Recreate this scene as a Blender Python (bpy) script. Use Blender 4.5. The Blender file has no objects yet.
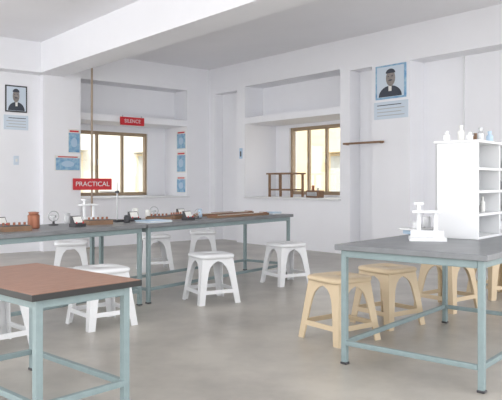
import bpy, bmesh, math, random
from mathutils import Vector, Matrix
random.seed(3)
S=bpy.context.scene
S.view_settings.view_transform='Standard'
S.view_settings.exposure=0.0
CX,CY=-0.862,13.14
EU=Vector((0.645,-0.764,0)); EV=Vector((-0.764,-0.645,0))
def RP(u,v,z): return Vector((CX+EU.x*u+EV.x*v, CY+EU.y*u+EV.y*v, z))

def mat(name,col,rough=0.6,metal=0.0,noise=0.0,nscale=8.0,bump=0.0,stretch=None,col2=None,lo=0.3,hi=0.7):
    m=bpy.data.materials.new(name); m.use_nodes=True
    nt=m.node_tree; b=nt.nodes['Principled BSDF']
    b.inputs['Roughness'].default_value=rough; b.inputs['Metallic'].default_value=metal
    b.inputs['Base Color'].default_value=(*col,1)
    if noise>0 or col2:
        tc=nt.nodes.new('ShaderNodeTexCoord'); mp=nt.nodes.new('ShaderNodeMapping')
        if stretch: mp.inputs['Scale'].default_value=stretch
        nz=nt.nodes.new('ShaderNodeTexNoise'); nz.inputs['Scale'].default_value=nscale; nz.inputs['Detail'].default_value=8
        nz.inputs['Roughness'].default_value=0.62
        cr=nt.nodes.new('ShaderNodeValToRGB')
        c2=col2 if col2 else tuple(c*(1-noise) for c in col)
        cr.color_ramp.elements[0].position=lo; cr.color_ramp.elements[1].position=hi
        cr.color_ramp.elements[0].color=(*c2,1); cr.color_ramp.elements[1].color=(*col,1)
        nt.links.new(tc.outputs['Object'],mp.inputs[0]); nt.links.new(mp.outputs[0],nz.inputs[0])
        nt.links.new(nz.outputs[0],cr.inputs[0]); nt.links.new(cr.outputs[0],b.inputs['Base Color'])
        if bump>0:
            bp=nt.nodes.new('ShaderNodeBump'); bp.inputs['Strength'].default_value=bump; bp.inputs['Distance'].default_value=0.02
            nt.links.new(nz.outputs[0],bp.inputs['Height']); nt.links.new(bp.outputs[0],b.inputs['Normal'])
    return m
M={}
M['wall']=mat('painted_wall',(0.845,0.85,0.88),0.8,noise=0.03,nscale=1.5)
M['ceil']=mat('painted_ceiling',(0.83,0.83,0.86),0.85,noise=0.04,nscale=1.0)
M['floor']=mat('cement_floor',(0.43,0.405,0.36),0.32,col2=(0.30,0.28,0.25),nscale=1.6,lo=0.33,hi=0.62)
M['steel']=mat('painted_steel',(0.235,0.305,0.31),0.45,noise=0.12,nscale=20)
M['labtop']=mat('lab_top',(0.20,0.21,0.22),0.38,noise=0.3,nscale=5)
M['lam']=mat('brown_laminate',(0.34,0.185,0.125),0.45,col2=(0.22,0.11,0.075),nscale=9,stretch=(1,9,1))
M['black']=mat('black_edge',(0.015,0.015,0.015),0.4)
M['white']=mat('white_plastic',(0.74,0.75,0.76),0.45)
M['beige']=mat('beige_plastic',(0.60,0.48,0.32),0.45)
M['frame']=mat('window_frame',(0.36,0.27,0.18),0.4)
M['wood']=mat('wood',(0.28,0.16,0.09),0.5,noise=0.4,nscale=6,stretch=(1,1,8))
M['pole']=mat('brown_pole',(0.40,0.31,0.23),0.5)
M['red']=mat('red_sign',(0.55,0.015,0.025),0.45)
M['copper']=mat('copper',(0.30,0.12,0.07),0.35,metal=0.5)
M['dark']=mat('dark_plastic',(0.04,0.04,0.045),0.4)
M['paper']=mat('paper',(0.75,0.75,0.72),0.7)
M['blue']=mat('poster_blue',(0.10,0.28,0.52),0.6,col2=(0.40,0.58,0.68),nscale=14)
M['pblue']=mat('pale_blue',(0.42,0.56,0.70),0.6)
M['caption']=mat('caption_sheet',(0.60,0.68,0.76),0.6)
M['skin']=mat('portrait_tone',(0.34,0.31,0.29),0.7,col2=(0.20,0.18,0.17),nscale=16)
M['coat']=mat('portrait_dark',(0.05,0.06,0.08),0.7)
M['grey']=mat('grey_metal',(0.45,0.46,0.47),0.35,metal=0.5)
M['cream']=mat('exterior_wall',(0.78,0.66,0.44),0.9,noise=0.12,nscale=0.8)
M['pale']=mat('exterior_wall_pale',(0.72,0.70,0.62),0.9,noise=0.12,nscale=0.8)
M['extwin']=mat('exterior_window',(0.50,0.52,0.50),0.5)
M['ground']=mat('ground_outside',(0.35,0.30,0.22),0.9,noise=0.3,nscale=0.5)
def glassmat():
    m=bpy.data.materials.new('glass'); m.use_nodes=True; nt=m.node_tree
    nt.nodes.clear(); o=nt.nodes.new('ShaderNodeOutputMaterial'); mx=nt.nodes.new('ShaderNodeMixShader')
    t=nt.nodes.new('ShaderNodeBsdfTransparent'); t.inputs[0].default_value=(0.96,0.97,0.97,1)
    g=nt.nodes.new('ShaderNodeBsdfGlossy'); g.inputs['Roughness'].default_value=0.05
    mx.inputs[0].default_value=0.08
    nt.links.new(t.outputs[0],mx.inputs[1]); nt.links.new(g.outputs[0],mx.inputs[2]); nt.links.new(mx.outputs[0],o.inputs[0])
    return m
M['glass']=glassmat()

class B:
    def __init__(s): s.bm=bmesh.new(); s.mats=[]
    def mi(s,k):
        if k not in s.mats: s.mats.append(k)
        return s.mats.index(k)
    def verts_faces(s,vs,fs,k):
        i=s.mi(k); bv=[s.bm.verts.new(v) for v in vs]; out=[]
        for f in fs:
            try:
                fc=s.bm.faces.new([bv[j] for j in f]); fc.material_index=i; out.append(fc)
            except ValueError: pass
        return out
    def hexa(s,p,k):
        return s.verts_faces(p,[(0,3,2,1),(4,5,6,7),(0,1,5,4),(1,2,6,5),(2,3,7,6),(3,0,4,7)],k)
    def box(s,x0,x1,y0,y1,z0,z1,k):
        return s.hexa([(x0,y0,z0),(x1,y0,z0),(x1,y1,z0),(x0,y1,z0),(x0,y0,z1),(x1,y0,z1),(x1,y1,z1),(x0,y1,z1)],k)
    def rbox(s,u0,u1,v0,v1,z0,z1,k):
        return s.hexa([RP(u0,v0,z0),RP(u1,v0,z0),RP(u1,v1,z0),RP(u0,v1,z0),RP(u0,v0,z1),RP(u1,v0,z1),RP(u1,v1,z1),RP(u0,v1,z1)],k)
    def cyl(s,p0,p1,r0,k,r1=None,n=16):
        if r1 is None: r1=r0
        p0=Vector(p0);p1=Vector(p1);d=(p1-p0).normalized()
        a=d.orthogonal().normalized(); b=d.cross(a)
        vs=[]
        for p,r in((p0,r0),(p1,r1)):
            for i in range(n):
                t=2*math.pi*i/n; vs.append(p+a*r*math.cos(t)+b*r*math.sin(t))
        fs=[(i,(i+1)%n,n+(i+1)%n,n+i) for i in range(n)]+[tuple(range(n))[::-1],tuple(range(n,2*n))]
        return s.verts_faces(vs,fs,k)
    def lathe(s,c,prof,k,n=20):
        vs=[];m=len(prof)
        for r,z in prof:
            for i in range(n):
                t=2*math.pi*i/n; vs.append((c[0]+r*math.cos(t),c[1]+r*math.sin(t),c[2]+z))
        fs=[(j*n+i,j*n+(i+1)%n,(j+1)*n+(i+1)%n,(j+1)*n+i) for j in range(m-1) for i in range(n)]
        fs+=[tuple(range(n))[::-1],tuple(range((m-1)*n,m*n))]
        return s.verts_faces(vs,fs,k)
    def torus(s,c,R,r,k,n=20,m=8,up=False):
        vs=[]
        for i in range(n):
            t=2*math.pi*i/n
            for j in range(m):
                q=2*math.pi*j/m; a=(R+r*math.cos(q))
                p=(a*math.cos(t),a*math.sin(t),r*math.sin(q))
                if up: p=(p[0],p[2],p[1])
                vs.append((c[0]+p[0],c[1]+p[1],c[2]+p[2]))
        fs=[(i*m+j,((i+1)%n)*m+j,((i+1)%n)*m+(j+1)%m,i*m+(j+1)%m) for i in range(n) for j in range(m)]
        return s.verts_faces(vs,fs,k)
    def done(s,name,loc=(0,0,0),rz=0,bevel=0,smooth=False,weld=False,solid=0):
        if weld: bmesh.ops.remove_doubles(s.bm,verts=s.bm.verts,dist=1e-4)
        bmesh.ops.recalc_face_normals(s.bm,faces=s.bm.faces)
        me=bpy.data.meshes.new(name); s.bm.to_mesh(me); s.bm.free()
        for k in s.mats: me.materials.append(M[k])
        o=bpy.data.objects.new(name,me); S.collection.objects.link(o)
        o.location=loc; o.rotation_euler=(0,0,rz)
        if solid:
            md=o.modifiers.new('sol','SOLIDIFY'); md.thickness=solid; md.offset=-1
        if bevel:
            md=o.modifiers.new('bev','BEVEL'); md.width=bevel; md.segments=2; md.limit_method='ANGLE'
        if smooth:
            for p in me.polygons: p.use_smooth=True
        return o

H=3.47
# ---------------- room shell
b=B(); b.rbox(-1.0,13,-1.0,11,-0.1,0,'floor'); b.done('floor')
b=B(); b.rbox(-1.0,11.5,-1.0,9.5,H,H+0.15,'ceil'); b.done('ceiling')
b=B(); b.rbox(0.0,11.5,3.2,3.66,2.97,H,'wall'); b.done('trim_1')
b=B(); b.rbox(0.0,0.3,3.66,9.5,2.97,H,'wall'); b.done('trim_2')

T=-1.0
def niche(a0,a1,f,win):
    f(a0,a1,T,0,0,0.86)
    f(a0,a1,T,0,2.28,2.40)
    f(a0,a1,T,-0.45,2.40,3.0)
    f(a0,a1,T,0,3.0,H)
    w0,w1,z0,z1=win
    f(a0,w0,T,-0.8,0.86,2.28); f(w1,a1,T,-0.8,0.86,2.28)
    f(w0,w1,T,-0.8,0.86,z0); f(w0,w1,T,-0.8,z1,2.28)
b=B()
R=lambda a0,a1,d0,d1,z0,z1:b.rbox(a0,a1,d0,d1,z0,z1,'wall')
R(0,0.2,T,0,0,H); R(0.2,0.91,T,-0.2,0,2.95); R(0.2,0.91,T,0,2.95,H); R(0.91,1.158,T,0,0,H)
WR=(1.55,3.40,0.93,2.22)
niche(1.158,3.58,R,WR)
R(3.58,3.79,T,0,0,H)
R(3.79,4.24,T,-0.25,0,2.95); R(3.79,4.24,T,0,2.95,H)
R(4.24,4.94,T,0.0,0,H)
R(4.94,7.2,T,-0.35,0,2.95); R(4.94,7.2,T,0,2.95,H); R(7.2,11.5,T,0,0,H)
b.done('wall_right')
b=B()
L=lambda a0,a1,d0,d1,z0,z1:b.rbox(d0,d1,a0,a1,z0,z1,'wall')
b.rbox(T,0,T,0.546,0,H,'wall')
WL=(0.97,2.62,0.90,2.16)
niche(0.546,2.886,L,WL)
L(2.886,3.556,T,0.15,0,H); L(3.556,9.5,T,0,0,H)
b.done('wall_left')

def window(name,along,win,nm):
    w0,w1,z0,z1=win; b=B()
    def bx(a0,a1,d0,d1,zz0,zz1,k):
        if along=='u': b.rbox(a0,a1,d0,d1,zz0,zz1,k)
        else: b.rbox(d0,d1,a0,a1,zz0,zz1,k)
    t=0.045
    bx(w0,w0+t,-0.92,-0.84,z0,z1,'frame'); bx(w1-t,w1,-0.92,-0.84,z0,z1,'frame')
    bx(w0,w1,-0.92,-0.84,z0,z0+t,'frame'); bx(w0,w1,-0.92,-0.84,z1-t,z1,'frame')
    for i in range(1,nm):
        c=w0+(w1-w0)*i/nm
        bx(c-0.025,c+0.025,-0.90,-0.85,z0,z1,'frame')
        bx(c-0.006,c+0.006,-0.85,-0.835,z0+.6,z0+.72,'grey')
    for i in range(nm):
        a=w0+(w1-w0)*i/nm; c=w0+(w1-w0)*(i+1)/nm
        bx(a+.03,c-.03,-0.895,-0.865,z0+t,z0+t+.02,'frame'); bx(a+.03,c-.03,-0.895,-0.865,z1-t-.02,z1-t,'frame')
    bx(w0+t,w1-t,-0.885,-0.88,z0+t,z1-t,'glass')
    return b.done(name)
window('window_1','v',WL,3)
window('window_2','u',WR,4)
b=B(); b.rbox(-0.8,0.04,0.50,2.886,0.86,0.89,'white'); b.done('trim_3',bevel=0.005)
b=B(); b.rbox(1.158,3.60,-0.8,0.04,0.86,0.89,'white'); b.done('trim_4',bevel=0.005)

# ---------------- exterior
b=B(); b.rbox(-40,-1.05,-40,30,-0.3,-0.2,'ground'); b.rbox(-1.05,30,-40,-1.05,-0.3,-0.2,'ground'); b.done('ground_outside')
def building(name,along,kk):
    b=B()
    def bx(a0,a1,d0,d1,z0,z1,k):
        if along=='u': b.rbox(a0,a1,d0,d1,z0,z1,k)
        else: b.rbox(d0,d1,a0,a1,z0,z1,k)
    bx(-8,8,-13,-8,-0.2,3.6,kk); bx(-8.1,8.1,-13,-7.7,3.6,3.8,kk); 
    for i in range(5):
        a=-7+i*3
        bx(a,a+1.1,-7.98,-7.94,0.8,2.1,'cream'); bx(a+.06,a+1.04,-7.94,-7.92,0.86,2.04,'extwin')
        bx(a-.1,a+1.2,-7.98,-7.6,2.15,2.22,kk)
    b.done(name)
building('outside_building','u','cream'); building('outside_building','v','pale')

# ---------------- furniture
def table(name,P,ang,Ln,W,h,top,edge,th=0.035,over=0.03,stret=0.12):
    b=B()
    b.box(0,Ln,0,W,h-th,h,edge if edge else top)
    if edge: b.box(0.004,Ln-0.004,0.004,W-0.004,h-0.001,h+0.003,top)
    t=0.036; o=over
    xs=(o,Ln-o-t); ys=(o,W-o-t)
    for x in xs:
        for y in ys:
            b.box(x,x+t,y,y+t,0.012,h-th,'steel'); b.box(x-0.004,x+t+0.004,y-0.004,y+t+0.004,0,0.014,'dark')
    for y in ys:
        b.box(xs[0]+t,xs[1],y,y+t*0.8,h-th-0.045,h-th,'steel')
    for x in xs:
        b.box(x,x+t*0.8,ys[0]+t,ys[1],h-th-0.045,h-th,'steel')
        b.box(x,x+t*0.8,ys[0]+t,ys[1],stret,stret+0.03,'steel')
    b.box(xs[0]+t,xs[1],ys[0],ys[0]+t*.8,stret,stret+0.03,'steel')
    b.box(xs[0]+t,xs[1],ys[1],ys[1]+t*.8,stret,stret+0.03,'steel')
    return b.done(name,(P[0],P[1],0),math.radians(ang),bevel=0.004)
A2=53
table('lab_table',(-0.97,6.04),A2,2.5,0.78,0.76,'labtop',None)
d=Vector((math.cos(math.radians(A2)),math.sin(math.radians(A2))))
table('lab_table',(-0.97-2.52*d.x,6.04-2.52*d.y),A2,2.5,0.78,0.76,'labtop',None)
table('lab_table',(0.53,4.07),-40,0.97,1.65,0.76,'labtop',None)
c48=math.radians(48)
Rk=Vector((-0.567,3.33)); N=Rk-0.62*Vector((math.cos(c48),math.sin(c48)))
table('brown_table',(N.x,N.y),48,0.62,1.05,0.645,'lam','black',th=0.03,over=0.045,stret=0.10)

def stool(x,y,col,rz,k=1.0):
    b=B()
    lv=[0,0.10,0.135,0.22,0.30,0.35,0.385,0.405,0.44]
    iw=[0.055,0.060,0.061,0.066,0.074,0.090,0.120,None,None]
    half=lambda z:0.215-0.055*z/0.44
    for q in range(4):
        c,s_=math.cos(q*math.pi/2),math.sin(q*math.pi/2)
        def P(s,z):
            dd=half(z); return (c*dd-s_*s, s_*dd+c*s, z)
        def quad(a,b_,c_,d_): b.verts_faces([a,b_,c_,d_],[(0,1,2,3)],col)
        for i in range(len(lv)-1):
            z0,z1=lv[i],lv[i+1]; h0,h1=half(z0),half(z1)
            if iw[i] is None:
                quad(P(-h0,z0),P(0,z0),P(0,z1),P(-h1,z1)); quad(P(0,z0),P(h0,z0),P(h1,z1),P(0,z1)); continue
            w0=iw[i]; w1=iw[i+1] if iw[i+1] is not None else h1
            quad(P(-h0,z0),P(-h0+w0,z0),P(-h1+w1,z1),P(-h1,z1))
            quad(P(h0-w0,z0),P(h0,z0),P(h1,z1),P(h1-w1,z1))
            if i==1: quad(P(-h0+w0,z0),P(h0-w0,z0),P(h1-w1,z1),P(-h1+w1,z1))
    frame=b.done('stool_frame',weld=True,solid=0.012)
    b=B(); n=48; rings=[(0.165,0.425),(0.186,0.430),(0.191,0.445),(0.189,0.458),(0.178,0.466),(0.140,0.468),(0.02,0.466),(0.018,0.455)]
    vs=[]
    for r,z in rings:
        for i in range(n):
            t=2*math.pi*i/n; e=0.38 if r>0.1 else 1
            ct,st=math.cos(t),math.sin(t)
            vs.append((r*math.copysign(abs(ct)**e,ct),r*math.copysign(abs(st)**e,st),z))
    m=len(rings)
    fs=[(j*n+i,j*n+(i+1)%n,(j+1)*n+(i+1)%n,(j+1)*n+i) for j in range(m-1) for i in range(n)]+[tuple(range(n))[::-1],tuple(range((m-1)*n,m*n))]
    b.verts_faces(vs,fs,col); seat=b.done('seat',smooth=True)
    e=bpy.data.objects.new('plastic_stool',None); S.collection.objects.link(e)
    frame.parent=e; seat.parent=e
    e.location=(x,y,0); e.rotation_euler=(0,0,math.radians(rz)); e.scale=(k,k,k)
for x,y,c,r in [(-1.27,8.46,'white',20),(-0.69,9.2,'white',5),(-0.39,6.25,'white',28),(0.40,7.34,'white',30),(-2.11,7.51,'white',15),(-1.22,5.22,'white',40),(-1.79,4.45,'white',48),
                  (0.655,4.75,'beige',36),(1.12,5.26,'beige',36),(1.807,5.90,'beige',38),(2.50,6.513,'beige',15)]:
    stool(x,y,c,r)

# ---------------- wall items
def facing_panel(name,along,a0,a1,off,z0,z1,k,th=0.015,extra=None):
    b=B()
    def bx(p0,p1,o0,o1,zz0,zz1,kk):
        if along=='u': b.rbox(p0,p1,o0,o1,zz0,zz1,kk)
        else: b.rbox(o0,o1,p0,p1,zz0,zz1,kk)
    bx(a0,a1,off,off+th,z0,z1,k)
    if extra: extra(b,bx)
    return b.done(name)
def ell(b,along,ca,cz,ra,rz_,off,k,n=20,half=False):
    vs=[]
    for o in (off,off+0.004):
        for i in range(n):
            t=(math.pi if half else 2*math.pi)*i/(n-1 if half else n)
            a=ca+ra*math.cos(t); z=cz+rz_*math.sin(t)
            vs.append(RP(a,o,z) if along=='u' else RP(o,a,z))
    b.verts_faces(vs,[tuple(range(n)),tuple(range(n,2*n))]+[(i,(i+1)%n,n+(i+1)%n,n+i) for i in range(n)],k)
def portrait(name,along,a0,a1,off,z0,z1,bg,zc0,zc1,border):
    def ex(b,bx):
        w=a1-a0; hh=z1-z0; o=off+0.015
        bx(a0+.06*w,a1-.06*w,o,o+.004,z0+.05*hh,z1-.05*hh,bg)
        c=(a0+a1)/2
        ell(b,along,c,z0+.06*hh,.38*w,.32*hh,o+.004,'coat',half=True)
        bx(c-.05*w,c+.05*w,o+.008,o+.0095,z0+.22*hh,z0+.38*hh,'paper')
        ell(b,along,c+.02*w,z0+.60*hh,.15*w,.24*hh,o+.008,'skin')
        ell(b,along,c+.02*w,z0+.745*hh,.155*w,.13*hh,o+.0095,'coat',half=True)
        ell(b,along,c+.02*w,z0+.535*hh,.07*w,.018*hh,o+.0135,'coat')
        for s in(-.055,.065): ell(b,along,c+(s+.015)*w,z0+.655*hh,.022*w,.014*hh,o+.0135,'coat',n=8)
        bx(a0-.06*w,a1+.06*w,off,off+.01,zc0,zc1,'caption')
        for i in range(4):
            zz=zc0+(zc1-zc0)*(i+1)/5
            bx(a0+.05*w,a1-(.05+.1*(i%2))*w,off+.01,off+.012,zz-.006,zz+.006,'coat' if i==3 else 'grey')
    facing_panel(name,along,a0,a1,off,z0,z1,border,extra=ex)
portrait('wall_portrait','v',3.78,4.14,0.0,2.32,2.76,'caption',2.03,2.27,'dark')
portrait('wall_portrait','u',4.32,4.88,0.0,2.42,2.93,'caption',2.12,2.38,'blue')
def poster(along,a0,a1,off,z0,z1,th=0.006):
    def ex(b,bx):
        w=a1-a0;h=z1-z0
        bx(a0+.04*w,a1-.04*w,off+th,off+th+.002,z0+.05*h,z0+.84*h,'blue')
        bx(a0+.12*w,a1-.12*w,off+th,off+th+.002,z0+.88*h,z0+.95*h,'red')
        ell(b,along,(a0+a1)/2,z0+.45*h,.25*w,.2*h,off+th+.002,'pblue')
    facing_panel('wall_poster',along,a0,a1,off,z0,z1,'paper',th=th,extra=ex)
poster('v',2.90,3.12,0.15,1.66,2.08); poster('v',2.89,3.36,0.15,1.36,1.62)
for z0,z1 in((1.83,2.2),(1.36,1.78),(0.95,1.28)): poster('u',-0.36,-0.04,0.546,z0,z1)
b=B(); b.rbox(0,0.02,3.92,4.0,1.45,1.6,'caption'); b.rbox(0.02,0.028,3.945,3.975,1.5,1.55,'paper'); b.done('switch_plate')
b=B(); b.rbox(1.0,1.08,0,0.01,1.62,1.82,'pblue'); b.rbox(1.02,1.06,0.01,.012,1.66,1.76,'dark'); b.done('wall_tag')
b=B(); b.rbox(5.6,5.62,-0.35,-0.33,0.8,2.95,'white'); b.rbox(5.53,5.69,-0.35,-0.31,1.35,1.55,'white'); 
b.rbox(5.57,5.60,-.31,-.30,1.42,1.48,'dark'); b.rbox(5.62,5.65,-.31,-.30,1.42,1.48,'dark'); b.done('switch_board')

def text(name,body,size,loc,rot,parent,k='white'):
    c=bpy.data.curves.new(name,'FONT'); c.body=body; c.size=size; c.align_x='CENTER'; c.align_y='CENTER'; c.extrude=0.001
    o=bpy.data.objects.new(name,c); S.collection.objects.link(o); c.materials.append(M[k])
    o.location=loc; o.rotation_euler=rot; o.parent=parent
    return o
def sign(name,P,ang,w,h,body,hang):
    b=B(); b.box(-w/2,w/2,-0.01,0.01,-h/2,h/2,'red')
    for s in(-1,1): b.cyl((s*w*.4,0,h/2),(s*w*.4,0,h/2+hang),0.004,'dark',n=6)
    o=b.done(name,P,ang)
    text('sign_text',body,h*.62,(0,-0.012,0),(math.pi/2,0,0),o)
vang=math.atan2(-EV.y,-EV.x)
p=RP(0.03,1.80,2.30); sign('red_hanging_sign',p,vang,0.5,0.15,'SILENCE',0.03)
b=B(); p=RP(0.2,2.70,0)
b.cyl((0,0,0),(0,0,H),0.018,'pole'); b.cyl((0,0,0),(0,0,0.02),0.06,'pole'); b.cyl((0,0,H-.02),(0,0,H),0.06,'pole')
b.box(-.06,.06,-.035,-.01,1.10,1.14,'grey')
o=b.done('ceiling_pole',p,vang-0.2)
sg=B(); sg.box(-.34,.34,-.055,-.035,1.03,1.23,'red'); s2=sg.done('sign_board'); s2.parent=o
text('sign_text','PRACTICAL',0.115,(0,-0.057,1.13),(math.pi/2,0,0),o)
b=B(); b.rbox(3.72,4.50,0.04,0.09,1.76,1.79,'wood')
for u in(4.44,3.76): b.rbox(u-.012,u+.012,0,0.05,1.755,1.785,'wood')
b.done('wall_rod')

# sill stand in window 2
b=B()
for u in(0,.6):
    for v in(0,.28): b.box(u,u+.035,v,v+.035,0,.42,'wood')
b.box(-.03,.66,-.03,.345,.42,.45,'wood'); b.box(0,.635,0,.03,.12,.15,'wood'); b.box(0,.635,.285,.315,.12,.15,'wood')
b.box(0.29,.32,0,.03,.15,.42,'wood')
b.done('wooden_stand',RP(1.55,-0.25,0.89),math.atan2(EU.y,EU.x))
b=B(); b.box(0,.30,0,.15,0,.13,'wood'); b.box(.03,.27,-.01,0,.03,.10,'grey'); b.cyl((.1,.08,.13),(.1,.08,.22),.025,'copper'); b.cyl((.22,.08,.13),(.22,.08,.18),.02,'paper')
b.done('meter_box',RP(2.5,-0.3,0.89),math.atan2(EU.y,EU.x),bevel=.006)

# ---------------- apparatus on lab tables
def onT(s,t,P=(-0.97,6.04),ang=A2):
    a=math.radians(ang); return (P[0]+s*math.cos(a)-t*math.sin(a),P[1]+s*math.sin(a)+t*math.cos(a))
def ra(): return math.radians(A2+random.uniform(-15,15))
TZ=.7605
def jar(x,y,k='copper',r=.05,h=.14,z=TZ):
    b=B(); b.lathe((0,0,0),[(r*.9,0),(r,.01),(r,h*.8),(r*.8,h*.88),(r*.8,h*.93),(r*.9,h*.94),(r*.9,h),(r*.3,h+.005)],k); b.done('copper_calorimeter' if k=='copper' else 'glass_bottle',(x,y,z))
def meter(x,y,z=TZ,k=.6):
    b=B(); b.box(-.10,.10,-.07,.07,0,.05,'dark'); b.hexa([(-.09,-.03,.05),(.09,-.03,.05),(.09,.06,.05),(-.09,.06,.05),(-.09,.03,.16),(.09,.03,.16),(.09,.06,.16),(-.09,.06,.16)],'dark')
    b.hexa([(-.075,-.034,.062),(.075,-.034,.062),(.075,-.02,.062),(-.075,-.02,.062),(-.075,.016,.15),(.075,.016,.15),(.075,.03,.15),(-.075,.03,.15)],'paper')
    for s in(-.06,.06): b.cyl((s,-.05,.05),(s,-.05,.075),.01,'red',n=8)
    o=b.done('galvanometer',(x,y,z),ra()); o.scale=(k,k,k)
def stand(x,y,h=.4,z=TZ):
    b=B(); b.box(-.06,.06,-.1,.1,0,.02,'dark'); b.cyl((0,-.06,.02),(0,-.06,h),.007,'grey',n=10); b.cyl((0,-.06,h*.75),(0,.09,h*.75),.006,'grey',n=8); b.torus((0,.12,h*.75),.035,.005,'grey'); b.box(-.015,.015,-.075,-.045,h*.72,h*.78,'dark')
    b.done('retort_stand',(x,y,z),ra())
def wbox(x,y,z=TZ):
    b=B(); b.box(-.12,.12,-.07,.07,0,.04,'wood'); b.box(-.11,.11,-.06,.06,.04,.047,'dark')
    for i in range(5): b.cyl((-.09+i*.045,0,.047),(-.09+i*.045,0,.07),.010,'copper',n=10)
    b.done('resistance_box',(x,y,z),ra())
def tangent_galv(x,y,z=TZ,k=.55):
    b=B(); b.lathe((0,0,0),[(.08,0),(.08,.015),(.02,.025),(.015,.07)],'dark',n=16); b.torus((0,0,.15),.085,.008,'grey',n=28,up=True)
    b.lathe((0,0,.13),[(.045,0),(.045,.03),(.04,.034)],'grey',n=16); b.cyl((0,0,.06),(0,0,.13),.01,'grey',n=8)
    o=b.done('tangent_galvanometer',(x,y,z),ra()-.6); o.scale=(k,k,k)
def metrebridge(x,y,z=TZ):
    b=B(); b.box(-.5,.5,-.07,.07,0,.025,'wood'); b.box(-.48,.48,-.01,.02,.025,.028,'paper')
    b.box(-.49,-.46,-.05,.05,.025,.033,'copper'); b.box(.46,.49,-.05,.05,.025,.033,'copper'); b.box(-.2,.2,.035,.05,.025,.033,'copper')
    b.done('metre_bridge',(x,y,z),math.radians(A2))
def whitestand(x,y,z=TZ,ang=0,k=1):
    b=B(); b.box(-.11,.11,-.09,.09,0,.02,'white'); b.box(-.1,.1,-.01,.01,.02,.06,'white')
    b.cyl((-.05,0,.02),(-.05,0,.22),.014,'white',n=12); b.cyl((.05,0,.02),(.05,0,.17),.014,'white',n=12)
    b.box(-.09,.08,-.04,.04,.17,.185,'white'); b.cyl((-.05,0,.22),(-.05,0,.235),.03,'white',n=14)
    o=b.done('white_apparatus_stand',(x,y,z),ang); o.scale=(k,k,k)
for s,t in((0.28,.5),(0.72,.15),(1.12,.62),(-.62,.25),(-1.15,.6)): meter(*onT(s,t))
for s,t in((0.5,.36),(-.3,.36),(.85,.45),(-1.25,.25)): wbox(*onT(s,t))
tangent_galv(*onT(.72,.66)); tangent_galv(*onT(-.62,.6)); tangent_galv(*onT(1.0,.26),k=.45)
metrebridge(*onT(1.68,.22)); metrebridge(*onT(1.85,.58))
stand(*onT(0.1,.62)); stand(*onT(-1.7,.64),h=.3)
jar(*onT(-.98,.38)); jar(*onT(-1.48,.3),h=.15); jar(*onT(0.45,.66),k='paper',r=.035,h=.12); jar(*onT(.57,.60),k='paper',r=.03,h=.1)
jar(*onT(-.42,.66),k='grey',r=.03,h=.1); jar(*onT(1.3,.5),k='pblue',r=.025,h=.09); jar(*onT(.05,.35),k='dark',r=.03,h=.07)
whitestand(*onT(-0.2,.62),ang=.8)
def papers(x,y,z=TZ,ang=0,w=.3,h=.21,n=4):
    b=B()
    for i in range(n):
        dx=random.uniform(-.01,.01); b.box(-w/2+dx,w/2+dx,-h/2,h/2,i*.006,i*.006+.006,'paper' if i%2==0 else 'pblue')
    b.done('paper_stack',(x,y,z),ang)
papers(*onT(2.34,.25),ang=1.1,w=.24); papers(*onT(.25,.18),ang=.9)

a50=math.radians(50)
b=B(); Ln,D,h,t=.85,.31,.67,.018
b.box(0,t,0,D,0,h,'white'); b.box(Ln-t,Ln,0,D,0,h,'white'); b.box(0,Ln,D-t,D,0,h,'white')
b.box(-.01,Ln+.01,-.01,D+.01,h,h+t,'white')
for z in(0,.16,.32,.48): b.box(t,Ln-t,0,D-t,z,z+t,'white')
b.box(Ln*.5,Ln*.5+t,0,D-t,t,h,'white')
for lev in(.018,.178,.338,.498):
    for i in range(9):
        x=.07+i*.09
        if abs(x-Ln*.5)<.05 or random.random()<.2: continue
        k=random.choice(('grey','pblue','wood','paper','dark','grey')); r=random.uniform(.018,.028); hh=random.uniform(.07,.12)
        b.lathe((x,.10+random.uniform(-.05,.06),lev),[(r,0),(r,hh*.6),(r*.5,hh*.75),(r*.5,hh)],k,n=10)
b.done('apparatus_shelf',(1.555,4.38,.7605),a50,bevel=.003)
def onC(x,y): return (1.555+x*math.cos(a50)-y*math.sin(a50),4.38+x*math.sin(a50)+y*math.cos(a50))
for x,y,hh,k in((.06,.25,.07,'white'),(.1,.1,.06,'white'),(.2,.2,.12,'paper'),(.26,.08,.10,'grey'),(.35,.15,.07,'wood'),(.42,.22,.08,'paper'),(.5,.1,.09,'pblue')):
    p=onC(x,y); b=B(); b.lathe((0,0,0),[(.025,0),(.025,hh*.6),(.012,hh*.75),(.012,hh*.9),(.015,hh*.9),(.015,hh)],k,n=14); b.done('glass_bottle',(p[0],p[1],.7605+.67+.0185))
whitestand(1.20,4.36,ang=-.2,k=1.1)
b=B(); b.box(-.16,.16,-.1,.1,.03,.045,'white'); b.box(-.13,.13,-.08,.08,0,.03,'pblue'); b.cyl((.05,0,.045),(.05,0,.13),.03,'white'); b.cyl((-.06,0,.045),(-.06,0,.09),.035,'white'); b.done('plastic_tray',(1.32,4.93,.7605),.6,bevel=.004)

# ---------------- camera
cam=bpy.data.cameras.new('cam'); co=bpy.data.objects.new('camera',cam); S.collection.objects.link(co)
cam.sensor_width=36; cam.lens=640/502*36; cam.shift_y=-17/502
co.location=(0,0,1.15); co.rotation_euler=(math.pi/2,0,0); S.camera=co
cam.clip_start=0.05
# ---------------- lights
w=bpy.data.worlds.new('World'); S.world=w; w.use_nodes=True
bg=w.node_tree.nodes['Background']; bg.inputs[0].default_value=(0.97,0.975,1.0,1); bg.inputs[1].default_value=3.2
sd=bpy.data.lights.new('sun','SUN'); sd.energy=4.5; sd.angle=0.02; sd.color=(1,.96,.88)
so=bpy.data.objects.new('sun',sd); S.collection.objects.link(so)
so.rotation_euler=(math.radians(42),0,math.radians(-5))
